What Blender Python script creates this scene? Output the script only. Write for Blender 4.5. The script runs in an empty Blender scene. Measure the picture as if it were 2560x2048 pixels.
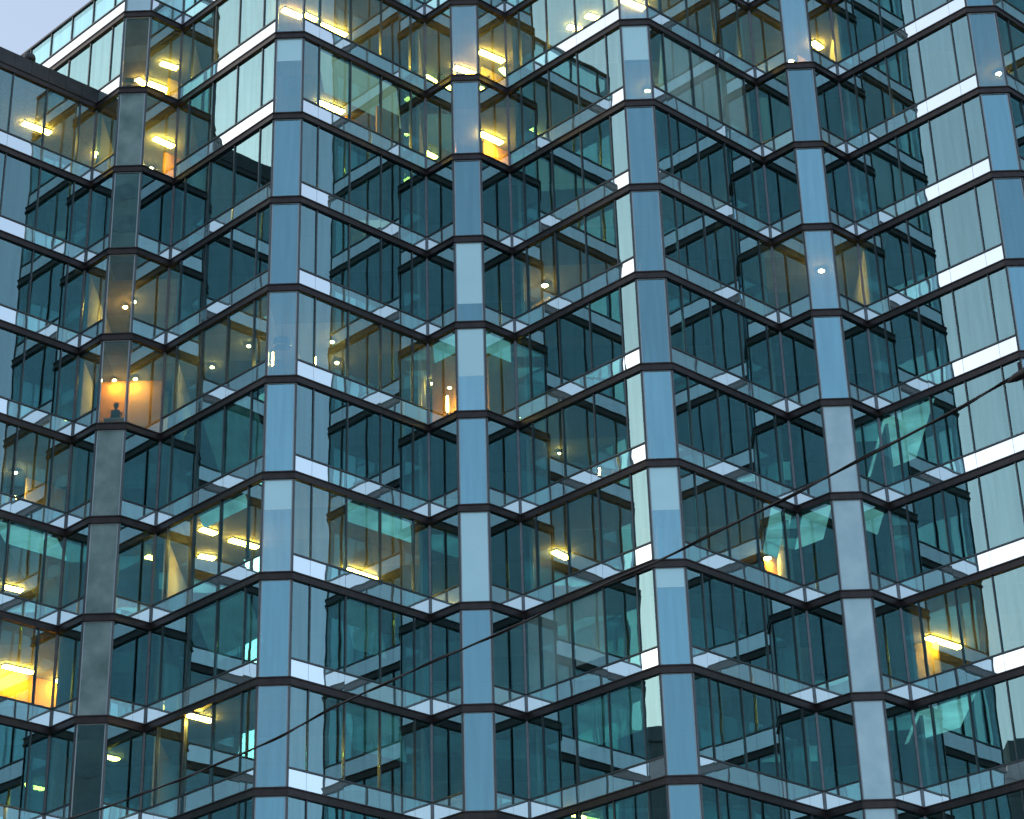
import bpy, math, random
from mathutils import Vector, Matrix

random.seed(7)
R = math.radians
sc = bpy.context.scene
col = sc.collection

# ------------------------------------------------------------------ camera
FPX, TILT, ROLL, HEAD = 5720.9, 0.51471531, -0.02100694, -0.02773887
CX, CY = 1280 - 99.33, 1024 - 343.65
CAM = Vector((9.0493, -73.7391, 1.6))
ca, sa = math.cos(HEAD), math.sin(HEAD)
def to_world(v):                       # camera heading frame -> world
    return Vector((ca*v[0] + sa*v[1], -sa*v[0] + ca*v[1], v[2]))
ct, st = math.cos(TILT), math.sin(TILT)
cr, sr = math.cos(ROLL), math.sin(ROLL)
FW = to_world((0, ct, st))
RT = to_world((cr, -sr*st, sr*ct))
UP = to_world((-sr, -cr*st, cr*ct))
cd = bpy.data.cameras.new('camera'); cam = bpy.data.objects.new('camera', cd); col.objects.link(cam)
cam.matrix_world = Matrix(((RT.x, UP.x, -FW.x, CAM.x), (RT.y, UP.y, -FW.y, CAM.y), (RT.z, UP.z, -FW.z, CAM.z), (0, 0, 0, 1)))
cd.sensor_width = 36; cd.lens = FPX/2560*36
cd.shift_x = (1280 - CX)/2560; cd.shift_y = (CY - 1024)/2560
cd.clip_start = 0.5; cd.clip_end = 3000
sc.camera = cam
def ray(px, py):
    return FW + RT*((px - CX)/FPX) - UP*((py - CY)/FPX)
def project(P):
    q = Vector(P) - CAM; d = q.dot(FW)
    return (CX + FPX*q.dot(RT)/d, CY - FPX*q.dot(UP)/d)

# ------------------------------------------------------------------ world, sun, exposure
SUN_EL, SUN_AZ = 20.0, -79.0           # degrees; azimuth clockwise from +Y (the way the camera looks)
w = bpy.data.worlds.new('World'); sc.world = w; w.use_nodes = True
nt = w.node_tree; nt.nodes.clear()
sky = nt.nodes.new('ShaderNodeTexSky'); sky.sky_type = 'NISHITA'; sky.sun_disc = False
sky.sun_elevation = R(SUN_EL); sky.sun_rotation = R(SUN_AZ)
sky.air_density = 1.0; sky.dust_density = 1.0; sky.ozone_density = 1.0
bg = nt.nodes.new('ShaderNodeBackground'); bg.inputs[1].default_value = 0.15
bg2 = nt.nodes.new('ShaderNodeBackground'); bg2.inputs[0].default_value = (0.70, 0.76, 0.83, 1); bg2.inputs[1].default_value = 0.44
add = nt.nodes.new('ShaderNodeAddShader'); out = nt.nodes.new('ShaderNodeOutputWorld')
nt.links.new(sky.outputs[0], bg.inputs[0]); nt.links.new(bg.outputs[0], add.inputs[0])
nt.links.new(bg2.outputs[0], add.inputs[1]); nt.links.new(add.outputs[0], out.inputs[0])
sl = bpy.data.lights.new('sun', 'SUN'); sl.energy = 0.5; sl.angle = R(14); sl.color = (1.0, 0.93, 0.84)
so = bpy.data.objects.new('sun', sl); col.objects.link(so)
sd = Vector((math.sin(R(SUN_AZ))*math.cos(R(SUN_EL)), math.cos(R(SUN_AZ))*math.cos(R(SUN_EL)), math.sin(R(SUN_EL))))
so.rotation_euler = sd.to_track_quat('Z', 'Y').to_euler(); so.location = (-60, -60, 60)
sc.view_settings.view_transform = 'Standard'; sc.view_settings.look = 'None'
sc.view_settings.exposure = 0.1; sc.view_settings.gamma = 1.0
cy = sc.cycles
cy.use_denoising = True
cy.max_bounces = 14; cy.glossy_bounces = 7; cy.transparent_max_bounces = 24; cy.diffuse_bounces = 3
cy.transmission_bounces = 4; cy.sample_clamp_indirect = 6.0; cy.caustics_reflective = False; cy.caustics_refractive = False

# ------------------------------------------------------------------ materials
MATS = {}
def base_mat(name):
    m = bpy.data.materials.new(name); m.use_nodes = True; m.node_tree.nodes.clear(); MATS[name] = m
    t = m.node_tree; o = t.nodes.new('ShaderNodeOutputMaterial')
    return m, t, o
def noise(t, scale, detail=3.0, vec=None, rough=0.5):
    n = t.nodes.new('ShaderNodeTexNoise'); n.inputs['Scale'].default_value = scale
    n.inputs['Detail'].default_value = detail; n.inputs['Roughness'].default_value = rough
    if vec is None:
        g = t.nodes.new('ShaderNodeNewGeometry'); vec = g.outputs['Position']
    t.links.new(vec, n.inputs['Vector']); return n
def ramp(t, src, stops):
    r = t.nodes.new('ShaderNodeValToRGB'); e = r.color_ramp.elements
    while len(e) < len(stops): e.new(0.5)
    for q, (p, c) in zip(e, stops): q.position = p; q.color = (*c, 1)
    t.links.new(src, r.inputs[0]); return r
def glass(name, r0, tint, trans, wave=0.005, rough=0.0, vary=0.0):
    m, t, o = base_mat(name); L = t.links
    bump = t.nodes.new('ShaderNodeBump'); bump.inputs['Strength'].default_value = 1.0; bump.inputs['Distance'].default_value = wave
    n = noise(t, 0.75, 1.0); L.new(n.outputs[0], bump.inputs['Height'])
    gl = t.nodes.new('ShaderNodeBsdfGlossy'); gl.inputs['Color'].default_value = (*tint, 1); gl.inputs['Roughness'].default_value = rough
    L.new(bump.outputs[0], gl.inputs['Normal'])
    tr = t.nodes.new('ShaderNodeBsdfTransparent')
    # pane-to-pane and streaky variation of the film on the glass
    n2 = noise(t, 0.5, 2.0)
    rp = ramp(t, n2.outputs[0], [(0.3, tuple(c*0.86 for c in trans)), (0.7, tuple(min(1, c*1.1) for c in trans))])
    L.new(rp.outputs[0], tr.inputs['Color'])
    lw = t.nodes.new('ShaderNodeLayerWeight'); lw.inputs['Blend'].default_value = 0.5
    pw = t.nodes.new('ShaderNodeMath'); pw.operation = 'POWER'; pw.inputs[1].default_value = 2.2
    L.new(lw.outputs['Facing'], pw.inputs[0])
    ma = t.nodes.new('ShaderNodeMath'); ma.operation = 'MULTIPLY_ADD'; ma.inputs[1].default_value = 1 - r0; ma.inputs[2].default_value = r0
    L.new(pw.outputs[0], ma.inputs[0])
    oi = t.nodes.new('ShaderNodeObjectInfo'); vr_ = t.nodes.new('ShaderNodeMath'); vr_.operation = 'MULTIPLY_ADD'     # each pane's coating differs a little
    vr_.inputs[1].default_value = vary; vr_.inputs[2].default_value = r0 - vary/2; L.new(oi.outputs['Random'], vr_.inputs[0]); L.new(vr_.outputs[0], ma.inputs[2])
    # faint rain streaks and dust dull the mirror
    mp = t.nodes.new('ShaderNodeMapping'); mp.inputs['Scale'].default_value = (5.0, 5.0, 0.35); gp = t.nodes.new('ShaderNodeNewGeometry'); L.new(gp.outputs['Position'], mp.inputs['Vector'])
    n4 = noise(t, 1.0, 4.0, mp.outputs[0]); r4 = ramp(t, n4.outputs[0], [(0.30, tuple(c*0.88 for c in tint)), (0.65, tint)]); L.new(r4.outputs[0], gl.inputs['Color'])
    mx = t.nodes.new('ShaderNodeMixShader'); L.new(ma.outputs[0], mx.inputs[0]); L.new(tr.outputs[0], mx.inputs[1]); L.new(gl.outputs[0], mx.inputs[2])
    L.new(mx.outputs[0], o.inputs[0]); return m
def solid(name, c, rough=0.6, metal=0.0, spec=0.5, var=0.12, scale=1.5, bump=0.0, bscale=30):
    m, t, o = base_mat(name); L = t.links
    b = t.nodes.new('ShaderNodeBsdfPrincipled')
    n = noise(t, scale, 5.0)
    rp = ramp(t, n.outputs[0], [(0.25, tuple(x*(1 - var) for x in c)), (0.75, tuple(min(1, x*(1 + var)) for x in c))])
    L.new(rp.outputs[0], b.inputs['Base Color'])
    b.inputs['Roughness'].default_value = rough; b.inputs['Metallic'].default_value = metal
    b.inputs['Specular IOR Level'].default_value = spec
    if bump:
        bp = t.nodes.new('ShaderNodeBump'); bp.inputs['Distance'].default_value = bump
        n3 = noise(t, bscale, 4.0); L.new(n3.outputs[0], bp.inputs['Height']); L.new(bp.outputs[0], b.inputs['Normal'])
    L.new(b.outputs[0], o.inputs[0]); return m
def emit(name, c, s, uneven=0.0):
    m, t, o = base_mat(name); e = t.nodes.new('ShaderNodeEmission')
    e.inputs[0].default_value = (*c, 1); e.inputs[1].default_value = s
    if uneven:                          # mottle the added ceiling glow so it looks less flat
        n = noise(t, 0.9, 3.0); r = ramp(t, n.outputs[0], [(0.3, tuple(x*(1 - uneven) for x in c)), (0.68, c)]); t.links.new(r.outputs[0], e.inputs[0])
    t.links.new(e.outputs[0], o.inputs[0]); return m
def spandrel(name, c0=(0.40, 0.64, 0.70), c1=(0.48, 0.72, 0.78), refl=0.82, wave=0.004, tint=(0.90, 0.98, 1.0)):
    m, t, o = base_mat(name); L = t.links
    b = t.nodes.new('ShaderNodeBsdfPrincipled')
    n = noise(t, 0.9, 3.0)
    rp = ramp(t, n.outputs[0], [(0.3, c0), (0.7, c1)])
    L.new(rp.outputs[0], b.inputs['Base Color']); b.inputs['Roughness'].default_value = 0.5
    gl = t.nodes.new('ShaderNodeBsdfGlossy'); gl.inputs['Color'].default_value = (*tint, 1); gl.inputs['Roughness'].default_value = 0.0
    bp = t.nodes.new('ShaderNodeBump'); bp.inputs['Distance'].default_value = wave
    n2 = noise(t, 0.9, 1.0); L.new(n2.outputs[0], bp.inputs['Height']); L.new(bp.outputs[0], gl.inputs['Normal'])
    mx = t.nodes.new('ShaderNodeMixShader'); mx.inputs[0].default_value = refl
    L.new(b.outputs[0], mx.inputs[1]); L.new(gl.outputs[0], mx.inputs[2]); L.new(mx.outputs[0], o.inputs[0]); return m
def ceiling_mat(name):
    m, t, o = base_mat(name); L = t.links
    b = t.nodes.new('ShaderNodeBsdfPrincipled'); b.inputs['Roughness'].default_value = 0.85
    g = t.nodes.new('ShaderNodeNewGeometry')
    br = t.nodes.new('ShaderNodeTexBrick'); br.offset = 0.0; br.inputs['Scale'].default_value = 1.0
    br.inputs['Brick Width'].default_value = 0.6; br.inputs['Row Height'].default_value = 0.6; br.inputs['Mortar Size'].default_value = 0.012
    br.inputs['Color1'].default_value = (0.30, 0.30, 0.30, 1); br.inputs['Color2'].default_value = (0.27, 0.27, 0.27, 1); br.inputs['Mortar'].default_value = (0.23, 0.23, 0.23, 1)
    L.new(g.outputs['Position'], br.inputs['Vector'])
    # ceilings were fitted out room by room in different finishes
    sn = t.nodes.new('ShaderNodeVectorMath'); sn.operation = 'SNAP'; sn.inputs[1].default_value = (3.394, 2.9, 3.8)
    of = t.nodes.new('ShaderNodeVectorMath'); of.operation = 'ADD'; of.inputs[1].default_value = (0.6, 0.4, 0.9)
    L.new(g.outputs['Position'], of.inputs[0]); L.new(of.outputs[0], sn.inputs[0])
    wn = t.nodes.new('ShaderNodeTexWhiteNoise'); wn.noise_dimensions = '3D'; L.new(sn.outputs[0], wn.inputs['Vector'])
    rp = ramp(t, wn.outputs['Value'], [(0.0, (0.30, 0.36, 0.40)), (0.35, (0.62, 0.70, 0.66)), (0.6, (0.95, 0.86, 0.72)), (0.8, (0.80, 1.0, 0.95)), (1.0, (1.35, 1.45, 1.40))])
    mx = t.nodes.new('ShaderNodeMix'); mx.data_type = 'RGBA'; mx.blend_type = 'MULTIPLY'; mx.inputs[0].default_value = 1.0
    L.new(br.outputs['Color'], mx.inputs[6]); L.new(rp.outputs[0], mx.inputs[7]); L.new(mx.outputs[2], b.inputs['Base Color'])
    L.new(b.outputs[0], o.inputs[0]); return m
glass('facade_glass', 0.27, (0.54, 0.92, 0.97), (0.50, 0.80, 0.77), wave=0.0028, vary=0.05)
glass('clear_glass', 0.22, (0.60, 0.96, 0.98), (0.76, 0.97, 0.95), wave=0.0028)
glass('pier_glass', 0.50, (0.42, 0.84, 1.0), (0.60, 0.78, 0.82), wave=0.003, vary=0.22)
spandrel('spandrel_glass')
spandrel('pale_blind_glass', (0.52, 0.84, 0.88), (0.58, 0.90, 0.94), 0.32, 0.004, (0.6, 0.92, 1.0))  # whitened pane in place of a lowered blind, so it reads brighter
spandrel('painted_reflection_glass', (0.30, 0.46, 0.49), (0.58, 0.72, 0.73), 0.26, 0.006, (0.6, 0.9, 1.0))  # mottled pale colour standing in for reflections of wires and buildings
spandrel('grey_reflection_glass', (0.10, 0.19, 0.19), (0.34, 0.46, 0.46), 0.14, 0.006, (0.6, 0.9, 1.0))  # mottled grey colour standing in for the reflected building opposite
ceiling_mat('ceiling_tile')
solid('dark_bronze', (0.040, 0.033, 0.035), rough=0.42, metal=0.3, var=0.35, scale=4, bump=0.002)
solid('mullion_grey', (0.085, 0.10, 0.11), rough=0.35, metal=0.5, var=0.2, scale=5)
solid('valley_steel', (0.13, 0.15, 0.17), rough=0.3, metal=0.6, var=0.2, scale=5)
solid('pale_trim', (0.42, 0.52, 0.58), rough=0.4, var=0.08)
solid('parapet_metal', (0.035, 0.040, 0.045), rough=0.5, metal=0.2, var=0.35, scale=2.5)
solid('plaster', (0.42, 0.42, 0.39), rough=0.9, var=0.1)
solid('carpet', (0.34, 0.31, 0.27), rough=1.0)
def cloth(name, c):
    m, t, o = base_mat(name); L = t.links
    n = noise(t, 5.0, 4.0); rp = ramp(t, n.outputs[0], [(0.3, tuple(x*.93 for x in c)), (0.7, c)])
    a = t.nodes.new('ShaderNodeBsdfDiffuse'); b = t.nodes.new('ShaderNodeBsdfTranslucent'); mx = t.nodes.new('ShaderNodeMixShader'); mx.inputs[0].default_value = 0.18
    L.new(rp.outputs[0], a.inputs[0]); L.new(rp.outputs[0], b.inputs[0]); L.new(a.outputs[0], mx.inputs[1]); L.new(b.outputs[0], mx.inputs[2]); L.new(mx.outputs[0], o.inputs[0])
cloth('blind_fabric', (0.86, 0.90, 0.87))
solid('roof_gravel', (0.22, 0.22, 0.21), rough=1.0, var=0.3, scale=9, bump=0.02)
solid('asphalt', (0.05, 0.05, 0.052), rough=0.9, var=0.25, scale=3, bump=0.004)
solid('concrete', (0.42, 0.41, 0.39), rough=0.9, var=0.16, scale=0.5, bump=0.01)
solid('pale_cladding', (0.74, 0.75, 0.74), rough=0.8, var=0.08, scale=0.2, bump=0.01)
solid('grey_cladding', (0.20, 0.23, 0.22), rough=0.9, var=0.45, scale=0.22, bump=0.01)
solid('dark_concrete', (0.17, 0.185, 0.185), rough=0.9, var=0.4, scale=0.25, bump=0.01)
solid('dark_stone', (0.05, 0.05, 0.055), rough=0.5, var=0.2)
solid('black_rubber', (0.006, 0.006, 0.007), rough=0.55, var=0.3, scale=12)
solid('galvanised', (0.30, 0.31, 0.32), rough=0.45, metal=0.8, var=0.2, scale=6)
solid('window_pale', (0.40, 0.52, 0.58), rough=0.3, var=0.2)
solid('window_grey', (0.14, 0.17, 0.17), rough=0.4, var=0.3)
solid('window_dark', (0.06, 0.09, 0.11), rough=0.12, var=0.2)
solid('lamp_housing', (0.5, 0.5, 0.48), rough=0.5)
solid('black_plastic', (0.02, 0.02, 0.022), rough=0.4)
solid('leaf_green', (0.045, 0.075, 0.03), rough=0.6, var=0.3, scale=15)
solid('clay_pot', (0.16, 0.07, 0.04), rough=0.8)
solid('yellow_wall', (0.62, 0.47, 0.14), rough=0.8, var=0.12, scale=3)
solid('orange_wall', (0.60, 0.30, 0.07), rough=0.8, var=0.12, scale=3)
emit('tube_light', (1.0, 0.44, 0.055), 190.0)
emit('spot_light', (1.0, 0.46, 0.08), 1150.0)
emit('mint_glow', (0.36, 0.80, 0.79), 0.72, 0.5)  # added glow for ceilings that daylight alone leaves too dark
emit('dim_glow', (0.25, 0.80, 0.80), 0.14, 0.6)
emit('pale_glow', (0.78, 0.86, 0.62), 0.42)
emit('lamp_glow', (1.0, 0.46, 0.08), 220.0)

# ------------------------------------------------------------------ helpers
def tag(o, label=None, cat=None, group=None, kind=None):
    if label: o['label'] = label
    if cat: o['category'] = cat
    if group: o['group'] = group
    if kind: o['kind'] = kind
    return o
def empty(name, loc):
    o = bpy.data.objects.new(name, None); o.empty_display_size = 0.5; o.location = loc; col.objects.link(o); return o
def link(name, me, parent=None, mat=None):
    o = bpy.data.objects.new(name, me); col.objects.link(o)
    if mat is not None: o.matrix_basis = mat
    if parent is not None:
        o.parent = parent
        if parent.type == 'EMPTY': o.matrix_parent_inverse = Matrix.Translation(-parent.location)
    return o
class MB:
    def __init__(s): s.v = []; s.f = []; s.m = []
    def poly(s, pts, mi=0):
        b = len(s.v); s.v += [tuple(p) for p in pts]; s.f.append(tuple(range(b, b + len(pts)))); s.m.append(mi)
    def hexa(s, p, mi=0):               # p: bottom ring of 4 (ccw from above), top ring of 4
        b = len(s.v); s.v += [tuple(q) for q in p]
        for f in ((3, 2, 1, 0), (4, 5, 6, 7), (0, 1, 5, 4), (1, 2, 6, 5), (2, 3, 7, 6), (3, 0, 4, 7)):
            s.f.append(tuple(b + i for i in f)); s.m.append(mi)
    def box(s, lo, hi, mi=0):
        x0, y0, z0 = lo; x1, y1, z1 = hi
        s.hexa([(x0, y0, z0), (x1, y0, z0), (x1, y1, z0), (x0, y1, z0), (x0, y0, z1), (x1, y0, z1), (x1, y1, z1), (x0, y1, z1)], mi)
    def prism(s, poly, z0, z1, mi=0, cap=True):   # poly ccw
        n = len(poly); b = len(s.v)
        s.v += [(p[0], p[1], z0) for p in poly] + [(p[0], p[1], z1) for p in poly]
        if cap:
            s.f.append(tuple(b + i for i in reversed(range(n)))); s.m.append(mi)
            s.f.append(tuple(b + n + i for i in range(n))); s.m.append(mi)
        for i in range(n):
            j = (i + 1) % n; s.f.append((b + i, b + j, b + n + j, b + n + i)); s.m.append(mi)
    def tube(s, pts, rad, seg=8, mi=0, closed=True):
        pts = [Vector(p) for p in pts]; rads = rad if isinstance(rad, (list, tuple)) else [rad]*len(pts)
        b = len(s.v)
        for i, p in enumerate(pts):
            d = (pts[min(i + 1, len(pts) - 1)] - pts[max(i - 1, 0)]).normalized()
            a = d.cross(Vector((0, 0, 1)) if abs(d.z) < 0.95 else Vector((1, 0, 0))).normalized(); c = d.cross(a)
            for k in range(seg):
                th = 2*math.pi*k/seg; s.v.append(tuple(p + (a*math.cos(th) + c*math.sin(th))*rads[i]))
        for i in range(len(pts) - 1):
            for k in range(seg):
                k2 = (k + 1) % seg
                s.f.append((b + i*seg + k, b + i*seg + k2, b + (i + 1)*seg + k2, b + (i + 1)*seg + k)); s.m.append(mi)
        if closed:
            s.f.append(tuple(b + k for k in reversed(range(seg)))); s.m.append(mi)
            s.f.append(tuple(b + (len(pts) - 1)*seg + k for k in range(seg))); s.m.append(mi)
    def lathe(s, prof, c=(0, 0, 0), seg=16, mi=0):
        b = len(s.v)
        for r, z in prof:
            for k in range(seg):
                th = 2*math.pi*k/seg; s.v.append((c[0] + r*math.cos(th), c[1] + r*math.sin(th), c[2] + z))
        for i in range(len(prof) - 1):
            for k in range(seg):
                k2 = (k + 1) % seg
                s.f.append((b + i*seg + k, b + i*seg + k2, b + (i + 1)*seg + k2, b + (i + 1)*seg + k)); s.m.append(mi)
    def add(s, other, mat):
        b = len(s.v); s.v += [tuple(mat @ Vector(p)) for p in other.v]
        s.f += [tuple(b + i for i in f) for f in other.f]; s.m += other.m
    def mesh(s, name, mats):
        me = bpy.data.meshes.new(name); me.from_pydata(s.v, [], s.f)
        for m in mats: me.materials.append(MATS[m])
        if len(mats) > 1: me.polygons.foreach_set('material_index', s.m)
        me.update(); return me
    def build(s, name, mats, parent=None, smooth=False):
        if isinstance(mats, str): mats = [mats]
        me = s.mesh(name, mats)
        if smooth: me.polygons.foreach_set('use_smooth', [True]*len(me.polygons))
        return link(name, me, parent)

# ------------------------------------------------------------------ plan of the pleated front
PER, CH, DEEP, SHAL, HT = 13.576, 1.10, 4.55, 1.138, 3.8
Z0 = 52.7215 + 1.6                    # height of the dark band k = 0; bands lie HT apart, k counts down
MOD = SHAL*math.sqrt(2)
def zk(k): return Z0 - k*HT
def bl(n): return (n*PER - CH/2, 0.0)
def br_(n): return (n*PER + CH/2, 0.0)
def vl(n): return (n*PER - CH/2 - DEEP, DEEP)
def vr(n): return (n*PER + CH/2 + DEEP, DEEP)
def pl(n): return (n*PER - CH/2, DEEP - SHAL)
def pr(n): return (n*PER + CH/2, DEEP - SHAL)
TOWER = [vr(-1), pl(-.5), pr(-.5)]
for n in range(0, 4):
    TOWER += [vl(n), bl(n), br_(n), vr(n)]
    if n < 3: TOWER += [pl(n + .5), pr(n + .5)]
WING = [vr(-2), pl(-1.5), pr(-1.5), vl(-1), bl(-1), br_(-1), vr(-1)]
WEST2 = (pl(.5)[0] - 8*MOD/math.sqrt(2), pl(.5)[1] + 8*MOD/math.sqrt(2))
WEST = (pl(-.5)[0] - 8*MOD/math.sqrt(2), pl(-.5)[1] + 8*MOD/math.sqrt(2))
def unit(a, b):
    d = Vector((b[0] - a[0], b[1] - a[1])); return d/d.length, d.length
def offset(chain, d):                 # move an open chain outwards (to its right) by d, mitred
    res = []
    for i, p in enumerate(chain):
        ns = []
        if i > 0: e, _ = unit(chain[i - 1], p); ns.append(Vector((e.y, -e.x)))
        if i < len(chain) - 1: e, _ = unit(p, chain[i + 1]); ns.append(Vector((e.y, -e.x)))
        if len(ns) == 1: m = ns[0]
        else:
            m = ns[0] + ns[1]; m = m/(m.dot(ns[0]))
        res.append((p[0] + m.x*d, p[1] + m.y*d))
    return res
class Face:
    def __init__(s, a, b):
        s.a = Vector(a); s.b = Vector(b); s.e, s.L = unit(a, b); s.n = Vector((s.e.y, -s.e.x)); s.ang = math.atan2(s.e.y, s.e.x)
        s.kind = 'pier' if abs(s.e.y) < 1e-3 else ('small' if s.L < 2 else 'long')
    def pt(s, u, d, z): q = s.a + s.e*u + s.n*d; return (q.x, q.y, z)
    def hexa(s, mb, u0, u1, d0, d1, z0, z1, mi=0):   # d0 < d1 (outwards)
        mb.hexa([s.pt(u0, d1, z0), s.pt(u1, d1, z0), s.pt(u1, d0, z0), s.pt(u0, d0, z0), s.pt(u0, d1, z1), s.pt(u1, d1, z1), s.pt(u1, d0, z1), s.pt(u0, d0, z1)], mi)
    def mat(s, u, d, z, tz=0.0, tx=0.0):
        q = s.a + s.e*u + s.n*d
        return Matrix.Translation((q.x, q.y, z)) @ Matrix.Rotation(s.ang + tz, 4, 'Z') @ Matrix.Rotation(tx, 4, 'X')
    def joints(s):
        if s.kind == 'long':
            n = round(s.L/MOD)
            return [MOD*(i + .5) for i in range(n)]
        return []
BAND, SPT, TRB = 0.145, 0.795, 0.845   # half height of band, top of spandrel panel, top of transom above band centre
FRAME_PX = (-60, 2620, -60, 2108)
def in_frame(pts):
    pr_ = [project(p) for p in pts]
    xs = [p[0] for p in pr_]; ys = [p[1] for p in pr_]
    if max(xs) < 0 or min(xs) > 2560 or max(ys) < 0 or min(ys) > 2048: return 0.0
    wx = min(max(xs), 2560) - max(min(xs), 0); wy = min(max(ys), 2048) - max(min(ys), 0)
    return max(wx, 0)*max(wy, 0)
def pane_mb(wd, ht, th=0.024, solid_back=False):
    mb = MB(); x, z = wd/2, ht/2
    a = [(-x, 0, -z), (x, 0, -z), (x, 0, z), (-x, 0, z)]; b = [(p[0], th, p[2]) for p in a]
    v = a + b; mb.v = v
    mb.f = [(0, 1, 2, 3), (1, 0, 4, 5), (2, 1, 5, 6), (3, 2, 6, 7), (0, 3, 7, 4)]
    if solid_back: mb.f.append((7, 6, 5, 4))
    mb.m = [0]*len(mb.f); return mb
PANES = {}
def pane_mesh(kind, wd, ht):
    key = (kind, round(wd, 3), round(ht, 3))
    if key not in PANES:
        mb = pane_mb(wd, ht, 0.024 if kind != 'spandrel_panel' else 0.035, kind == 'spandrel_panel')
        mat = {'window_pane': 'facade_glass', 'pier_pane': 'pier_glass', 'spandrel_panel': 'spandrel_glass', 'clear_pane': 'clear_glass', 'pale_blind_pane': 'pale_blind_glass', 'grey_reflection_pane': 'grey_reflection_glass', 'painted_reflection_pane': 'painted_reflection_glass'}[kind]
        PANES[key] = (mb, mb.mesh(kind, [mat]))
    return PANES[key]
BLINDS = (                             # face, storey, from, to, drop, label
        (9, 7, .10, .76, .97, 'narrow mint blind in the corner right of the third pier'),
        (9, 7, .85, 2.36, .97, 'wide mint blind right of the third pier behind the cable'),
        (9, 7, 2.46, 3.97, .85, 'widest mint blind left of the fourth pier in the pale office'),
        (11, 1, .85, 2.36, .97, 'greenish pale blind right of the fourth pier, second storey'),
        (11, 1, 2.46, 3.97, .97, 'middle pale blind right of the fourth pier, second storey'),
        (11, 1, 4.07, 5.58, .97, 'right pale blind of the lit storey by the fifth pier'),
        )
NAME = {'window_pane': 'window_pane', 'pier_pane': 'pier_pane', 'spandrel_panel': 'spandrel_panel', 'pale_blind_pane': 'pale_blind_pane', 'grey_reflection_pane': 'grey_reflection_pane', 'painted_reflection_pane': 'painted_reflection_pane'}
class Building:
    def __init__(s, root): s.root = root; s.items = []; s.rest = {}
    def stash(s, name, mats, mb):
        r = s.rest.setdefault(name, (MB(), mats)); r[0].add(mb, Matrix.Identity(4))
    def part(s, name, mats, mb, vis):
        if vis > 0: return mb.build(name, mats, s.root)
        s.stash(name, mats if isinstance(mats, list) else [mats], mb); return None
    def finish(s, limit=300):
        by = {}
        for it in s.items: by.setdefault(it[0], []).append(it)
        for kind, L in by.items():
            L.sort(key=lambda i: -i[1]); n = 0; rest = MB()
            for kind_, area, (mb, me), M, par in L:
                if area > 0 and n < limit and par is not None:
                    link(NAME[kind], me, par, M); n += 1
                else: rest.add(mb, M)
            if rest.v:
                o = rest.build(NAME[kind], [L[0][2][1].materials[0].name], s.root); tag(o, kind='stuff')
        for name, (mb, mats) in s.rest.items():
            o = mb.build(name, mats, s.root); tag(o, kind='stuff')
PANE_FILL = {(round(bl(0)[0], 2), 1): .30, (round(bl(0)[0], 2), 6): .33, (round(pl(.5)[0], 2), 3): .78, (round(pl(.5)[0], 2), 4): .58, (round(pl(.5)[0], 2), 6): 1.0,
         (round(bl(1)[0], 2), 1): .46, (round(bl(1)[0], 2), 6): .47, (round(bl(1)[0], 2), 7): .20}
for s_ in range(5, 11): PANE_FILL[(round(pl(1.5)[0], 2), s_)] = 1.0  # whole panes coloured pale in place of their reflections
for s_ in (1, 5, 6, 7): PANE_FILL[(round(pl(-.5)[0], 2), s_)] = 1.0  # whole panes coloured grey in place of their reflections
BARE = {(2, 0), (2, 1), (2, 4), (6, 0), (8, 0), (6, 1), (8, 1), (6, 4), (8, 4)}
CLEAR = {(b[0], b[1], round((b[2] + b[3])/2/MOD*2)) for b in BLINDS}
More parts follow.
